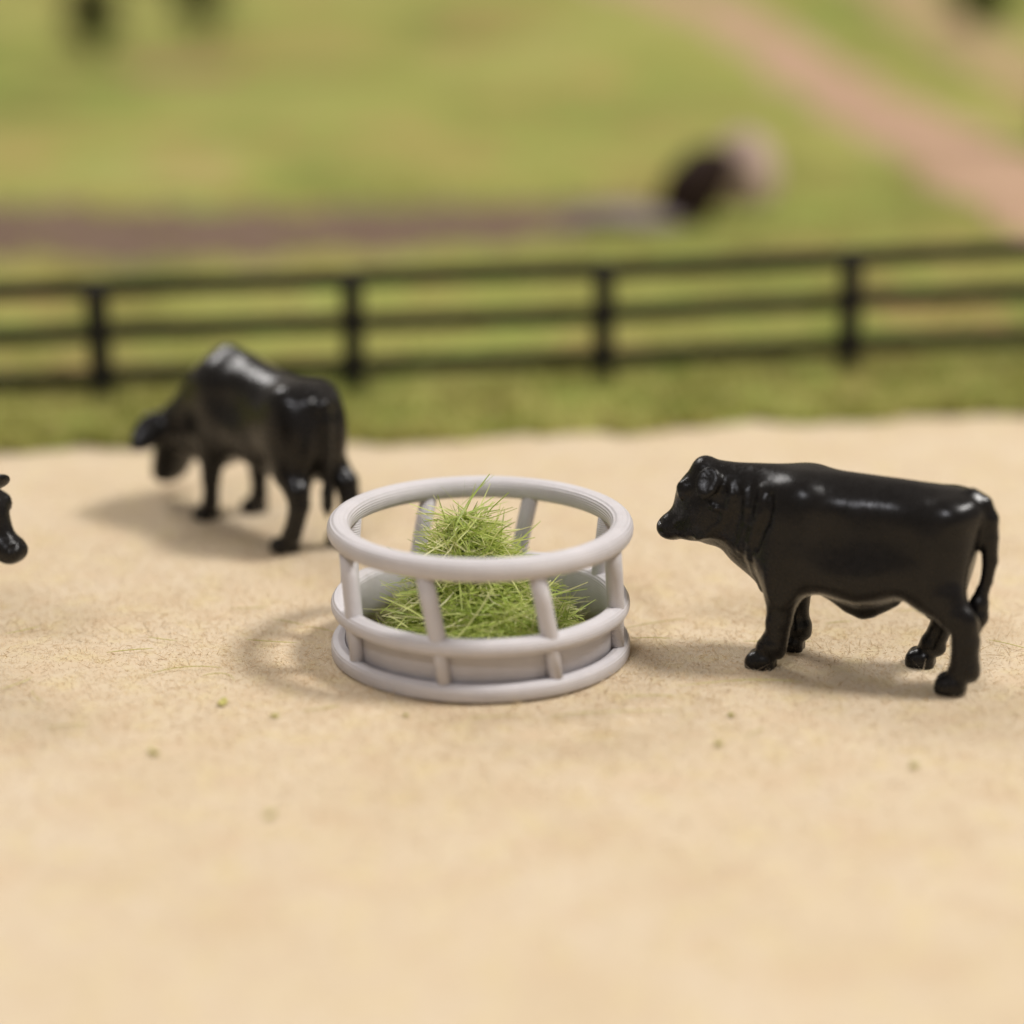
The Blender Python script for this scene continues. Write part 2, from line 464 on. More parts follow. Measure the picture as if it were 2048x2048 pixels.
# ------------------------------------------------------------------ surface nets
def nets(f, o, h):
    nx, ny, nz = f.shape
    s = f < 0
    c8 = [s[i:nx - 1 + i, j:ny - 1 + j, k:nz - 1 + k] for i in (0, 1) for j in (0, 1) for k in (0, 1)]
    tot = sum(a.astype(np.int8) for a in c8)
    act = np.argwhere((tot > 0) & (tot < 8))
    idx = -np.ones((nx - 1, ny - 1, nz - 1), np.int64); idx[tuple(act.T)] = np.arange(len(act))
    acc = np.zeros((len(act), 3)); cnt = np.zeros(len(act))
    cor = [np.array((i, j, k)) for i in (0, 1) for j in (0, 1) for k in (0, 1)]
    for a in cor:
        for ax in range(3):
            if a[ax]: continue
            b = a.copy(); b[ax] = 1
            fa = f[tuple((act + a).T)]; fb = f[tuple((act + b).T)]
            m = (fa < 0) != (fb < 0)
            t = np.where(m, fa / np.where(m, fa - fb, 1), 0)
            acc += np.where(m[:, None], a + (b - a) * t[:, None], 0); cnt += m
    V = (act + acc / cnt[:, None]) * h + o
    Q = []
    for ax in range(3):
        u, w = (ax + 1) % 3, (ax + 2) % 3
        sl0 = [slice(None)] * 3; sl1 = [slice(None)] * 3
        sl0[ax] = slice(0, -1); sl1[ax] = slice(1, None)
        d = s[tuple(sl0)] != s[tuple(sl1)]
        e = np.argwhere(d)
        e = e[(e[:, u] > 0) & (e[:, w] > 0) & (e[:, u] < f.shape[u] - 1) & (e[:, w] < f.shape[w] - 1)]
        def cell(du, dw):
            q = e.copy(); q[:, u] -= du; q[:, w] -= dw
            return idx[tuple(q.T)]
        q = np.stack([cell(1, 1), cell(0, 1), cell(0, 0), cell(1, 0)], 1)
        flip = ~s[tuple(e.T)]
        q[flip] = q[flip][:, ::-1]
        Q.append(q)
    return V, np.concatenate(Q)

def catmull(pts, n=6):
    p = np.array(pts, float); m = len(p); out = []
    for i in range(m):
        a, b, c, d = p[i - 1], p[i], p[(i + 1) % m], p[(i + 2) % m]
        for t in np.linspace(0, 1, n, endpoint=False):
            out.append(0.5 * ((2 * b) + (c - a) * t + (2 * a - 5 * b + 4 * c - d) * t * t + (3 * b - a - 3 * c + d) * t ** 3))
    return np.array(out)

def poly_dist(px, pz, poly):
    """signed distance, inside positive"""
    best = np.full(px.shape, 1e9); inside = np.zeros(px.shape, bool)
    q = np.roll(poly, -1, 0)
    for (ax, az), (bx, bz) in zip(poly, q):
        dx, dz = bx - ax, bz - az; L2 = dx * dx + dz * dz + 1e-12
        t = np.clip(((px - ax) * dx + (pz - az) * dz) / L2, 0, 1)
        best = np.minimum(best, (px - ax - t * dx) ** 2 + (pz - az - t * dz) ** 2)
        if az != bz:
            inside ^= ((az > pz) != (bz > pz)) & (px < (bx - ax) * (pz - az) / (bz - az) + ax)
    d = np.sqrt(best)
    return np.where(inside, d, -d)

class Body:
    """sculpt an animal in a scalar field: x forward, y to its left, z up"""
    def __init__(self, lo, hi, h):
        self.lo, self.h = np.array(lo, float), h
        n = np.ceil((np.array(hi) - lo) / h).astype(int) + 1
        self.ax = [self.lo[i] + np.arange(n[i]) * h for i in range(3)]
        self.f = np.full(tuple(n), 5.0)
    def grid(self, sl): return np.meshgrid(*[self.ax[i][sl[i]] for i in range(3)], indexing='ij', sparse=True)
    def region(self, lo, hi, pad):
        sl = []
        for i in range(3):
            a = max(0, int((lo[i] - pad - self.lo[i]) / self.h)); b = min(self.f.shape[i], int((hi[i] + pad - self.lo[i]) / self.h) + 2)
            sl.append(slice(a, max(b, a + 1)))
        return tuple(sl)
    def union(self, sl, g, k):
        a = self.f[sl]
        if k <= 0: self.f[sl] = np.minimum(a, g); return
        hh = np.maximum(k - np.abs(a - g), 0) / k
        self.f[sl] = np.minimum(a, g) - hh * hh * k * 0.25
    def carve(self, sl, g, k):
        a = -self.f[sl]
        hh = np.maximum(k - np.abs(a - g), 0) / k
        self.f[sl] = -(np.minimum(a, g) - hh * hh * k * 0.25)
    def torso(self, outline, Wp, Rp, zw=None):
        x, z = np.meshgrid(self.ax[0], self.ax[2], indexing='ij')
        d = poly_dist(x, z, catmull(outline, 5))
        for _ in range(5):
            p = np.pad(d, 1, mode='edge')
            d = (p[1:-1, 1:-1] * 4 + p[:-2, 1:-1] + p[2:, 1:-1] + p[1:-1, :-2] + p[1:-1, 2:]) / 8
        W = np.interp(x, *zip(*Wp)); Rr = np.interp(x, *zip(*Rp))
        if zw is not None: W = W * zw(x, z)
        self.W, self.Rr, self.d2 = W, Rr, d
        y = self.ax[1]
        a = np.maximum(0, 1 - d / Rr)[:, None, :]
        self.f = (np.sqrt((y[None, :, None] / W[:, None, :]) ** 2 + a * a + 1e-9) - 1) * np.minimum(W, Rr)[:, None, :]
    def surf(self, x, z):
        i = int(round((x - self.lo[0]) / self.h)); k = int(round((z - self.lo[2]) / self.h))
        a = max(0, 1 - self.d2[i, k] / self.Rr[i, k])
        return self.W[i, k] * math.sqrt(max(0, 1 - a * a))
    def chain(self, pts, k=0.12, carve=False, sy=1.0):
        A = np.array([p[:3] for p in pts], float); m = max(p[3] for p in pts)
        sl = self.region(A.min(0) - m, A.max(0) + m, k + 0.15)
        x, y, z = self.grid(sl); G = None
        for (p, q) in zip(pts[:-1], pts[1:]):
            a, b = np.array(p[:3], float), np.array(q[:3], float); ra, rb = p[3], q[3]
            ab = b - a; L2 = ab @ ab + 1e-9
            t = np.clip(((x - a[0]) * ab[0] + (y - a[1]) * ab[1] + (z - a[2]) * ab[2]) / L2, 0, 1)
            g = np.sqrt((x - a[0] - t * ab[0]) ** 2 + ((y - a[1] - t * ab[1]) * sy) ** 2 + (z - a[2] - t * ab[2]) ** 2) - (ra + (rb - ra) * t)
            G = g if G is None else np.minimum(G, g) - np.maximum(0.03 - np.abs(G - g), 0) ** 2 / 0.12
        (self.carve if carve else self.union)(sl, G, k)
    def blur(self, n):
        for _ in range(n):
            for ax in range(3):
                p = np.pad(self.f, [(1, 1) if i == ax else (0, 0) for i in range(3)], mode='edge')
                lo = [slice(None)] * 3; hi = [slice(None)] * 3; lo[ax] = slice(0, -2); hi[ax] = slice(2, None)
                self.f = self.f * 0.5 + 0.25 * (p[tuple(lo)] + p[tuple(hi)])
    def ell(self, c, r, k=0.1, rot=None, carve=False):
        c, r = np.array(c, float), np.array(r, float); m = r.max()
        sl = self.region(c - m, c + m, k + 0.1)
        x, y, z = self.grid(sl)
        px, py, pz = x - c[0], y - c[1], z - c[2]
        if rot is not None:      # rows of rot = local axes
            px, py, pz = [rot[i][0] * px + rot[i][1] * py + rot[i][2] * pz for i in range(3)]
        q0 = np.sqrt((px / r[0]) ** 2 + (py / r[1]) ** 2 + (pz / r[2]) ** 2)
        q1 = np.sqrt((px / r[0] ** 2) ** 2 + (py / r[1] ** 2) ** 2 + (pz / r[2] ** 2) ** 2) + 1e-9
        g = q0 * (q0 - 1) / q1
        (self.carve if carve else self.union)(sl, g, k)
    def hoof(self, x, y, ang=0.0, s=1.0):
        """blunt cloven hoof, flat sole on z = 0"""
        c, sn = math.cos(ang), math.sin(ang)
        for side in (-1, 1):
            oy = side * 0.062 * s
            P = lambda l, z, r: (x + l * c - oy * sn, y + l * sn + oy * c, z, r)
            self.chain([P(-0.06 * s, 0.115 * s, 0.135 * s), P(0.06 * s, 0.085 * s, 0.135 * s)], 0.03)
            self.chain([P(0.08 * s, 0.03, 0.11 * s), P(-0.08 * s, 0.03, 0.12 * s)], 0.03)
        self.chain([(x + 0.24 * s * c, y + 0.24 * s * sn, 0.0, 0.028), (x + 0.21 * s * c, y + 0.21 * s * sn, 0.14, 0.018)], 0.02, True)
    def mesh(self, name, mat, bend=None):
        x, y, z = self.grid((slice(None),) * 3)
        self.f = np.maximum(self.f, -(z + 0.0))
        V, Q = nets(self.f, self.lo, self.h)
        if bend:
            x0, x1, ang, drop = bend
            t = sstep(x0, x1, V[:, 0]); a = t * ang
            dx, dy = V[:, 0] - x0, V[:, 1].copy()
            V[:, 0] = np.where(dx > 0, x0 + dx * np.cos(a) - dy * np.sin(a), V[:, 0])
            V[:, 1] = np.where(dx > 0, dx * np.sin(a) + dy * np.cos(a), V[:, 1])
        me_o = mesh_obj(name, V, Q, mat)
        sm = me_o.modifiers.new('smooth', 'SMOOTH'); sm.factor = 0.5; sm.iterations = 2
        return me_o

def axes(fwd, up):
    f = np.array(fwd, float); f /= np.linalg.norm(f)
    u = np.array(up, float); u -= f * (u @ f); u /= np.linalg.norm(u)
    return np.array([f, np.cross(u, f), u])

# ------------------------------------------------------------------ polled bull, head up
def sculpt_bull(ear_out=0.0):
    B = Body((-2.05, -0.95, -0.06), (3.2, 0.95, 2.95), 0.024)
    outline = [(2.31, 2.70), (2.13, 2.69), (1.85, 2.68), (1.44, 2.70), (0.865, 2.715), (0.59, 2.70), (0.2, 2.685), (-0.2, 2.67), (-0.62, 2.655),
               (-1.03, 2.62), (-1.36, 2.60), (-1.52, 2.53), (-1.60, 2.36), (-1.61, 2.1), (-1.53, 1.85), (-1.43, 1.62), (-1.38, 1.4), (-1.33, 1.15),
               (-1.15, 1.02), (-0.85, 1.02), (-0.62, 1.08), (-0.45, 1.0), (-0.2, 0.85), (-0.02, 0.765), (0.12, 0.79), (0.25, 0.87), (0.48, 0.985), (0.75, 0.98),
               (1.1, 0.88), (1.38, 0.89), (1.52, 1.05), (1.69, 1.183), (1.91, 1.338), (2.047, 1.467), (2.266, 1.506), (2.404, 1.56), (2.57, 1.55),
               (2.68, 1.51), (2.816, 1.53), (2.926, 1.60), (2.96, 1.707), (2.91, 1.82), (2.816, 1.91), (2.747, 2.01), (2.706, 2.21), (2.665, 2.34),
               (2.57, 2.46), (2.45, 2.60)]
    Wp = [(-1.7, 0.36), (-1.45, 0.47), (-1.1, 0.56), (-0.6, 0.60), (0.0, 0.64), (0.5, 0.62), (0.95, 0.60), (1.25, 0.54), (1.5, 0.42), (1.8, 0.36),
          (2.1, 0.31), (2.35, 0.275), (2.55, 0.235), (2.72, 0.19), (2.9, 0.175), (3.2, 0.16)]
    Rp = [(-1.7, 0.45), (-1.2, 0.62), (0, 0.72), (0.9, 0.70), (1.4, 0.55), (1.9, 0.45), (2.2, 0.36), (2.6, 0.26), (2.8, 0.2), (3.2, 0.18)]
    def zw(x, z):
        low = 1 - 0.62 * sstep(1.15, 0.80, z) * sstep(0.75, 0.2, x) * sstep(-0.9, -0.4, x)       # sheath ridge under the belly
        brisket = 1 - 0.5 * sstep(1.7, 0.95, z) * sstep(1.15, 1.5, x)                             # dewlap thins downwards
        throat = 1 - 0.35 * sstep(1.75, 1.45, z) * sstep(1.75, 2.0, x)
        return low * brisket * throat
    B.torso(outline, Wp, Rp, zw)
    # muscle masses
    for s in (1, -1):
        B.ell((0.85, 0.38 * s, 1.95), (0.42, 0.24, 0.62), 0.35)      # shoulder blade
        B.ell((0.78, 0.43 * s, 2.36), (0.16, 0.11, 0.14), 0.2)
        B.ell((1.00, 0.36 * s, 1.45), (0.36, 0.26, 0.40), 0.3)       # upper arm
        B.ell((-1.02, 0.33 * s, 1.72), (0.42, 0.26, 0.68), 0.35)      # thigh
        B.ell((-1.20, 0.38 * s, 2.34), (0.20, 0.13, 0.14), 0.24)     # hip point
        B.ell((-1.42, 0.20 * s, 2.34), (0.14, 0.12, 0.14), 0.2)      # pin bone
        B.ell((0.10, 0.38 * s, 1.62), (0.75, 0.26, 0.36), 0.35)       # barrel
    for s in (1, -1):
        B.ell((-0.28, 0.91 * s, 2.0), (0.55, 0.27, 0.44), 0.35, carve=True)   # hollow of the flank
        B.ell((0.36, 0.87 * s, 1.95), (0.26, 0.25, 0.55), 0.25, carve=True)   # behind the shoulder
    B.blur(4)
    for s in (1, -1):
        # head: brow, cheek, muzzle, eye
        B.ell((2.52, 0.17 * s, 2.30), (0.13, 0.09, 0.12), 0.08)
        B.ell((2.24, 0.22 * s, 1.92), (0.26, 0.10, 0.24), 0.12)
        B.ell((2.77, 0.09 * s, 1.70), (0.175, 0.125, 0.15), 0.08)
        B.ell((2.45, 0.12 * s, 1.75), (0.25, 0.12, 0.17), 0.10)
        B.ell((2.555, 0.235 * s, 2.205), (0.055, 0.03, 0.04), 0.012)
        B.chain([(2.60, 0.235 * s, 2.26, 0.018), (2.53, 0.258 * s, 2.275, 0.022), (2.46, 0.25 * s, 2.24, 0.016)], 0.03)
        B.chain([(2.905, 0.10 * s, 1.80, 0.028), (2.875, 0.145 * s, 1.775, 0.02)], 0.03, carve=True)  # nostril
        B.chain([(2.88, 0.16 * s, 1.63, 0.008), (2.78, 0.20 * s, 1.63, 0.012), (2.66, 0.235 * s, 1.67, 0.010)], 0.025, carve=True)  # mouth
        B.chain([(2.11, 0.31 * s, 2.16, 0.03), (2.03, 0.34 * s, 2.12, 0.035), (1.95, 0.35 * s, 2.13, 0.025)], 0.05)  # jaw knuckles
        B.chain([(1.93, 0.345 * s, 2.12, 0.02), (1.92, 0.35 * s, 2.0, 0.02), (1.99, 0.33 * s, 1.85, 0.02)], 0.05)
        # folds of the neck
        def fold(pts, r, k=0.06, carve=False):
            B.chain([(a, s * (B.surf(a, b) + o), b, r * q) for (a, b, q, o) in pts], k, carve)
        fold([(1.36, 2.46, .5, -.02), (1.33, 2.33, 1, -.005), (1.36, 2.15, 1.1, .01), (1.44, 1.96, 1.1, .01), (1.49, 1.75, 1, .005), (1.50, 1.5, .9, -.005), (1.46, 1.25, .7, -.01), (1.38, 1.02, .5, -.02)], 0.055, 0.09)
        fold([(1.21, 2.42, .6, 0.04), (1.20, 2.3, 1, .045), (1.23, 2.1, 1, .045), (1.32, 1.9, 1, .04), (1.37, 1.7, .8, .04)], 0.045, 0.09, True)
        fold([(1.62, 2.40, .5, -.015), (1.58, 2.2, 1, -.005), (1.57, 2.0, 1, -.005), (1.62, 1.8, .8, -.012), (1.66, 1.6, .6, -.02)], 0.04, 0.08)
        fold([(1.70, 2.44, .5, .03), (1.68, 2.3, 1, .03), (1.68, 2.1, 1, .03), (1.72, 1.95, .6, .03)], 0.035, 0.06, True)
        fold([(1.84, 2.46, .5, -.015), (1.80, 2.34, 1, -.002), (1.82, 2.18, 1, -.002), (1.87, 2.05, .6, -.012)], 0.04, 0.07)
        B.chain([(2.40, 0.245 * s, 2.02, 0.03), (2.52, 0.235 * s, 1.90, 0.03), (2.62, 0.215 * s, 1.84, 0.025)], 0.05)   # cheek bone
        B.chain([(2.30, 0.275 * s, 1.66, 0.03), (2.16, 0.29 * s, 1.72, 0.03), (2.06, 0.31 * s, 1.84, 0.03)], 0.06)      # jaw
    B.ell((2.31, 0, 2.58), (0.13, 0.17, 0.12), 0.12)       # poll
    # ears
    for s in (1, -1):
        o = ear_out
        d0 = np.array((0.22, 0.38 * s, -0.80)); d1 = np.array((0.42, 0.75 * s, 0.02))
        d = d0 * (1 - o) + d1 * o; d /= np.linalg.norm(d)
        root = np.array((2.11, 0.26 * s, (2.61 if s > 0 else 2.50) - 0.16 * o)); rot = axes(d, (-0.10, 0.84 * s, 0.54))
        B.ell(root + d * 0.15, (0.20, 0.175, 0.065), 0.05, rot)
        B.ell(root + d * (0.24 - 0.06 * o), (0.16, 0.125, 0.05), 0.06, rot)
        B.ell(root + d * 0.14 + rot[2] * 0.12 - rot[1] * 0.03 * s, (0.20, 0.13, 0.085), 0.06, rot, carve=True)
    # legs (left is +y)
    B.chain([(1.02, .30, 1.35, .28), (1.03, .41, 1.03, .235), (1.05, .42, .72, .18), (1.08, .42, .50, .165), (1.11, .42, .38, .18)], 0.12)
    B.chain([(1.14, .42, .33, .195), (1.20, .42, .28, .175)], 0.05)
    B.chain([(1.03, .42, .24, .075), (1.04, .42, .22, .07)], 0.06)
    B.hoof(1.30, .42, 0.0, 1.08)
    B.ell((1.12, .50, .66), (0.09, 0.08, 0.11), 0.08); B.ell((-1.30, .50, 1.22), (0.12, 0.08, 0.2), 0.12)
    B.ell((0.98, .60, 1.28), (0.20, 0.07, 0.26), 0.14)
    B.chain([(.96, -.30, 1.35, .28), (.99, -.40, 1.0, .21), (1.01, -.42, .70, .17), (1.0, -.42, .46, .16), (.98, -.42, .36, .175)], 0.12)
    B.chain([(.98, -.42, .32, .185), (1.02, -.42, .26, .165)], 0.05)
    B.chain([(.88, -.42, .24, .075), (.89, -.42, .22, .07)], 0.06)
    B.hoof(1.09, -.42, 0.0, 1.0)
    B.chain([(-1.05, .22, 1.55, .36), (-1.15, .34, 1.28, .31), (-1.36, .42, 1.05, .23), (-1.49, .42, .92, .20), (-1.52, .42, .70, .195), (-1.52, .42, .48, .19), (-1.53, .42, .36, .195)], 0.12)
    B.ell((-1.50, .50, 1.03), (0.15, 0.10, 0.14), 0.08)
    B.chain([(-1.53, .42, .34, .20), (-1.46, .42, .26, .175)], 0.05)
    B.chain([(-1.64, .42, .27, .085), (-1.63, .42, .25, .08)], 0.06)
    B.hoof(-1.35, .42, 0.0, 1.1)
    B.chain([(-1.0, -.22, 1.5, .36), (-1.06, -.36, 1.2, .28), (-1.12, -.42, .92, .19), (-1.06, -.42, .68, .165), (-.99, -.42, .46, .155), (-.93, -.42, .32, .165)], 0.12)
    B.chain([(-.92, -.42, .30, .165), (-.86, -.42, .22, .145)], 0.06)
    B.chain([(-1.04, -.42, .26, .075), (-1.03, -.42, .24, .07)], 0.06)
    B.hoof(-.77, -.42, 0.0, 1.05)
    # sheath
    B.chain([(0.42, 0, 1.06, .10), (0.18, 0, .93, .10), (-0.02, 0, .845, .085), (-0.12, 0, .865, .08), (-0.42, 0, 1.04, .09)], 0.16)
    # scrotum
    B.ell((-0.98, 0, 1.0), (0.15, 0.15, 0.20), 0.08)
    # tail
    B.chain([(-1.42, 0, 2.53, .11), (-1.58, 0, 2.44, .12), (-1.67, 0, 2.25, .125), (-1.69, 0, 2.0, .12), (-1.715, .01, 1.7, .105), (-1.685, .02, 1.42, .085), (-1.64, .04, 1.28, .08)], 0.09)
    B.chain([(-1.64, .04, 1.28, .085), (-1.61, .06, 1.12, .13), (-1.61, .08, .94, .14), (-1.58, .10, .78, .09), (-1.55, .11, .68, .035)], 0.05)
    return B

B = sculpt_bull(0.0)
bull = B.mesh('toy_bull', M['bull'])
tag(bull, 'glossy black toy bull standing with head raised, facing the feeder from the right', 'toy bull', 'black toy cattle')
bull.location = (4.84, -0.65, -0.03)
bull.rotation_euler = (0, 0, R(159.5))
bull.scale = (0.915, 0.96, 0.955)

B2 = sculpt_bull(1.0)
bull2 = B2.mesh('toy_bull', M['bull'])
tag(bull2, 'black toy bull cut by the left edge, only its head in view', 'toy bull', 'black toy cattle')
a2 = R(-29)
bull2.rotation_euler = (0, 0, a2)
bull2.scale = (0.915, 0.96, 0.955)
bull2.location = (-5.70 - 2.70 * math.cos(a2), -0.88 - 2.70 * math.sin(a2), -0.03)

# ------------------------------------------------------------------ humped bull, grazing
def sculpt_humped():
    B = Body((-2.0, -1.4, -0.06), (3.0, 1.4, 3.05), 0.028)
    outline = [(2.02, 1.80), (1.72, 2.12), (1.50, 2.40), (1.30, 2.60), (1.08, 2.72), (0.86, 2.74), (0.58, 2.68), (0.25, 2.61), (0.0, 2.57), (-0.4, 2.53),
               (-0.85, 2.52), (-1.2, 2.47), (-1.40, 2.28), (-1.47, 1.95), (-1.43, 1.55), (-1.33, 1.22), (-1.1, 1.1), (-0.8, 1.12), (-0.55, 1.02), (-0.35, 0.90),
               (-0.1, 0.92), (0.2, 1.0), (0.6, 0.97), (0.95, 0.85), (1.25, 0.72), (1.5, 0.72), (1.72, 0.80), (1.90, 0.90), (2.04, 0.78), (2.18, 0.52),
               (2.32, 0.32), (2.50, 0.28), (2.64, 0.38), (2.64, 0.62), (2.50, 1.0), (2.38, 1.35), (2.22, 1.65)]
    Wp = [(-1.6, 0.33), (-1.35, 0.46), (-1.0, 0.53), (-0.4, 0.56), (0.2, 0.60), (0.8, 0.55), (1.1, 0.56), (1.5, 0.58), (1.9, 0.56), (2.2, 0.48), (2.5, 0.34), (3, 0.24)]
    Rp = [(-1.6, 0.4), (-1.2, 0.55), (0, 0.68), (0.8, 0.65), (1.3, 0.5), (1.8, 0.4), (2.1, 0.3), (2.5, 0.22), (3, 0.2)]
    def zw(x, z):
        hump = 1 - 0.42 * sstep(2.25, 2.7, z) * sstep(0.2, 0.6, x)
        dew = 1 - 0.35 * sstep(1.3, 0.8, z) * sstep(0.9, 1.2, x) * sstep(2.1, 1.9, x)
        low = 1 - 0.5 * sstep(1.15, 0.9, z) * sstep(0.3, 0.0, x) * sstep(-0.8, -0.5, x)
        return hump * dew * low
    B.torso(outline, Wp, Rp, zw)
    for s in (1, -1):
        B.ell((0.85, 0.34 * s, 1.85), (0.40, 0.25, 0.66), 0.3)
        B.ell((-1.05, 0.30 * s, 1.75), (0.46, 0.26, 0.62), 0.35)
        B.ell((-0.98, 0.36 * s, 2.28), (0.20, 0.13, 0.14), 0.2)
        B.ell((-1.36, 0.16 * s, 2.25), (0.13, 0.10, 0.13), 0.12)
        B.ell((0.1, 0.80 * s, 2.12), (0.5, 0.28, 0.36), 0.25, carve=True)
    B.blur(3)
    for s in (1, -1):
        B.ell((2.28, 0.19 * s, 1.42), (0.12, 0.08, 0.12), 0.08)
        root = np.array((1.98, 0.40 * s, 1.60)); tip = np.array((2.04, 0.95 * s, 1.16))
        d = tip - root; c = root + d * 0.55
        rot = axes(d, (-0.63, 0.5 * s, 0.58))
        B.ell(c, (0.34, 0.24, 0.085), 0.08, rot); B.ell(root + d * 0.8, (0.26, 0.15, 0.06), 0.10, rot)
    B.chain([(.92, .36, 1.3, .28), (.94, .38, 1.0, .20), (.96, .40, .70, .15), (.97, .40, .46, .125), (1.0, .40, .30, .14), (1.06, .40, .2, .13)], 0.12)
    B.hoof(1.14, .40, 0, 1.0)
    B.chain([(.85, -.36, 1.3, .27), (.84, -.38, 1.0, .20), (.84, -.40, .70, .15), (.84, -.40, .46, .125), (.86, -.40, .30, .14), (.92, -.40, .2, .13)], 0.12)
    B.hoof(1.0, -.40, 0, 1.0)
    B.chain([(-1.0, .20, 1.5, .34), (-1.12, .33, 1.22, .27), (-1.36, .40, 1.0, .19), (-1.40, .40, .80, .16), (-1.30, .41, .5, .14), (-1.22, .42, .32, .15), (-1.12, .42, .2, .14)], 0.12)
    B.hoof(-1.02, .42, 0, 1.05)
    B.chain([(-1.0, -.20, 1.5, .34), (-1.18, -.33, 1.22, .26), (-1.46, -.40, 1.02, .19), (-1.53, -.40, .82, .16), (-1.5, -.41, .5, .14), (-1.47, -.42, .32, .15), (-1.38, -.42, .2, .14)], 0.12)
    B.hoof(-1.28, -.42, 0, 1.05)
    B.ell((-0.95, 0, 1.02), (0.14, 0.14, 0.22), 0.08)
    B.chain([(-1.28, 0, 2.38, .10), (-1.48, 0, 2.25, .10), (-1.56, 0, 2.0, .085), (-1.57, .0, 1.6, .07), (-1.56, .0, 1.2, .06), (-1.56, 0, 0.95, .095), (-1.55, 0, .75, .09), (-1.53, 0, .58, .03)], 0.07)
    return B

hb = sculpt_humped().mesh('toy_bull', M['bull'], bend=(0.9, 2.2, R(9), 0))
tag(hb, 'humped black toy bull grazing with head down behind the feeder', 'toy bull', 'black toy cattle')
hb.location = (-3.28, 5.25, -0.03)
hb.rotation_euler = (0, 0, R(130))

# ------------------------------------------------------------------ hay ring feeder
feeder = bpy.data.objects.new('hay_feeder', None); COL.objects.link(feeder)
feeder.location = (0, 0, 0)
tag(feeder, 'round light grey plastic hay ring feeder with eight slanted bars in the centre', 'hay feeder')

def ring(name, R0, profile, mat, parent, n=144, wob=0.004):
    P = np.array(profile); m = len(P)
    a = np.linspace(0, 2 * math.pi, n, endpoint=False)
    rr = R0 + P[None, :, 0] + wob * np.sin(3 * a + 1)[:, None]
    V = np.stack([np.cos(a)[:, None] * rr, np.sin(a)[:, None] * rr, np.broadcast_to(P[None, :, 1], rr.shape) + 0.004 * np.sin(2 * a)[:, None]], -1)
    i = np.arange(n)[:, None] * m; i2 = ((np.arange(n) + 1) % n)[:, None] * m; j = np.arange(m)[None, :]; j2 = (j + 1) % m
    F = np.stack([i + j, i2 + j, i2 + j2, i + j2], -1).reshape(-1, 4)
    return mesh_obj(name, V.reshape(-1, 3), F, mat, parent)

def oval(rx, rz, zc, n=20, p=2.3):
    t = np.linspace(0, 2 * math.pi, n, endpoint=False)
    c, s = np.cos(t), np.sin(t)
    return [(math.copysign(abs(a) ** (2 / p), a) * rx, math.copysign(abs(b) ** (2 / p), b) * rz + zc) for a, b in zip(c, s)]

Z_TOP, Z_MID = 1.67, 0.66
ring('top_rail', 1.815, oval(0.15, 0.145, Z_TOP), M['feeder'], feeder)
ring('middle_rail', 1.80, oval(0.135, 0.115, Z_MID), M['feeder'], feeder)
ring('base_rail', 1.80, [(-0.09, 0.0), (0.13, 0.0), (0.142, 0.012), (0.142, 0.13), (0.13, 0.165), (0.10, 0.19), (0.05, 0.20), (-0.01, 0.19), (-0.07, 0.15), (-0.09, 0.12)], M['feeder'], feeder)
ring('skirt_panel', 1.71, [(-0.045, 0.02), (0.04, 0.02), (0.04, Z_MID), (0.03, Z_MID + 0.06), (-0.03, Z_MID + 0.06), (-0.045, Z_MID)], M['feeder'], feeder)

def bar(a0, a1, a2):
    pts = []
    for z, a, r in ((Z_TOP - 0.05, a0, 1.80), (1.2, a0 + (a1 - a0) * .46, 1.80), (Z_MID + 0.05, a1 - 0.006, 1.80), (Z_MID - 0.1, a1 + 0.006, 1.81), (0.12, a2, 1.81)):
        pts.append((r * math.cos(a), r * math.sin(a), z))
    C = np.array(pts); K = len(C); n = 16
    V = []
    for k in range(K):
        t = C[min(k + 1, K - 1)] - C[max(k - 1, 0)]; t /= np.linalg.norm(t)
        a = np.cross(t, (C[k][0], C[k][1], 0)); a /= np.linalg.norm(a); b = np.cross(t, a)
        rad = 0.112 if k < 3 else 0.092
        for q in range(n):
            th = 2 * math.pi * q / n
            V.append(C[k] + (a * math.cos(th) + b * math.sin(th)) * rad)
    F = [(k * n + q, k * n + (q + 1) % n, (k + 1) * n + (q + 1) % n, (k + 1) * n + q) for k in range(K - 1) for q in range(n)]
    F += [tuple(range(n))[::-1], tuple((K - 1) * n + q for q in range(n))]
    return V, F
bp = None
for k in range(8):
    if bp is None:
        v, f = bar(R(-112.0), R(-105.5), R(-103.0))
        bp = mesh_obj('bar', v, f, M['feeder'], feeder)
    else:
        c = link_copy(bp, feeder); c.rotation_euler = (0, 0, R(45 * k))

# ------------------------------------------------------------------ hay heap in the feeder
def heap_z(x, y):
    r1 = np.hypot((x - 0.08) / 1.30, (y + 0.15) / 1.30)
    low = 0.88 * np.clip(1 - r1 ** 2.2, 0, 1)
    r2 = np.hypot((x + 0.20) / 0.92, (y - 0.35) / 0.92)
    return np.maximum(low, 0) + 1.02 * np.clip(1 - r2, 0, 1) ** 1.15

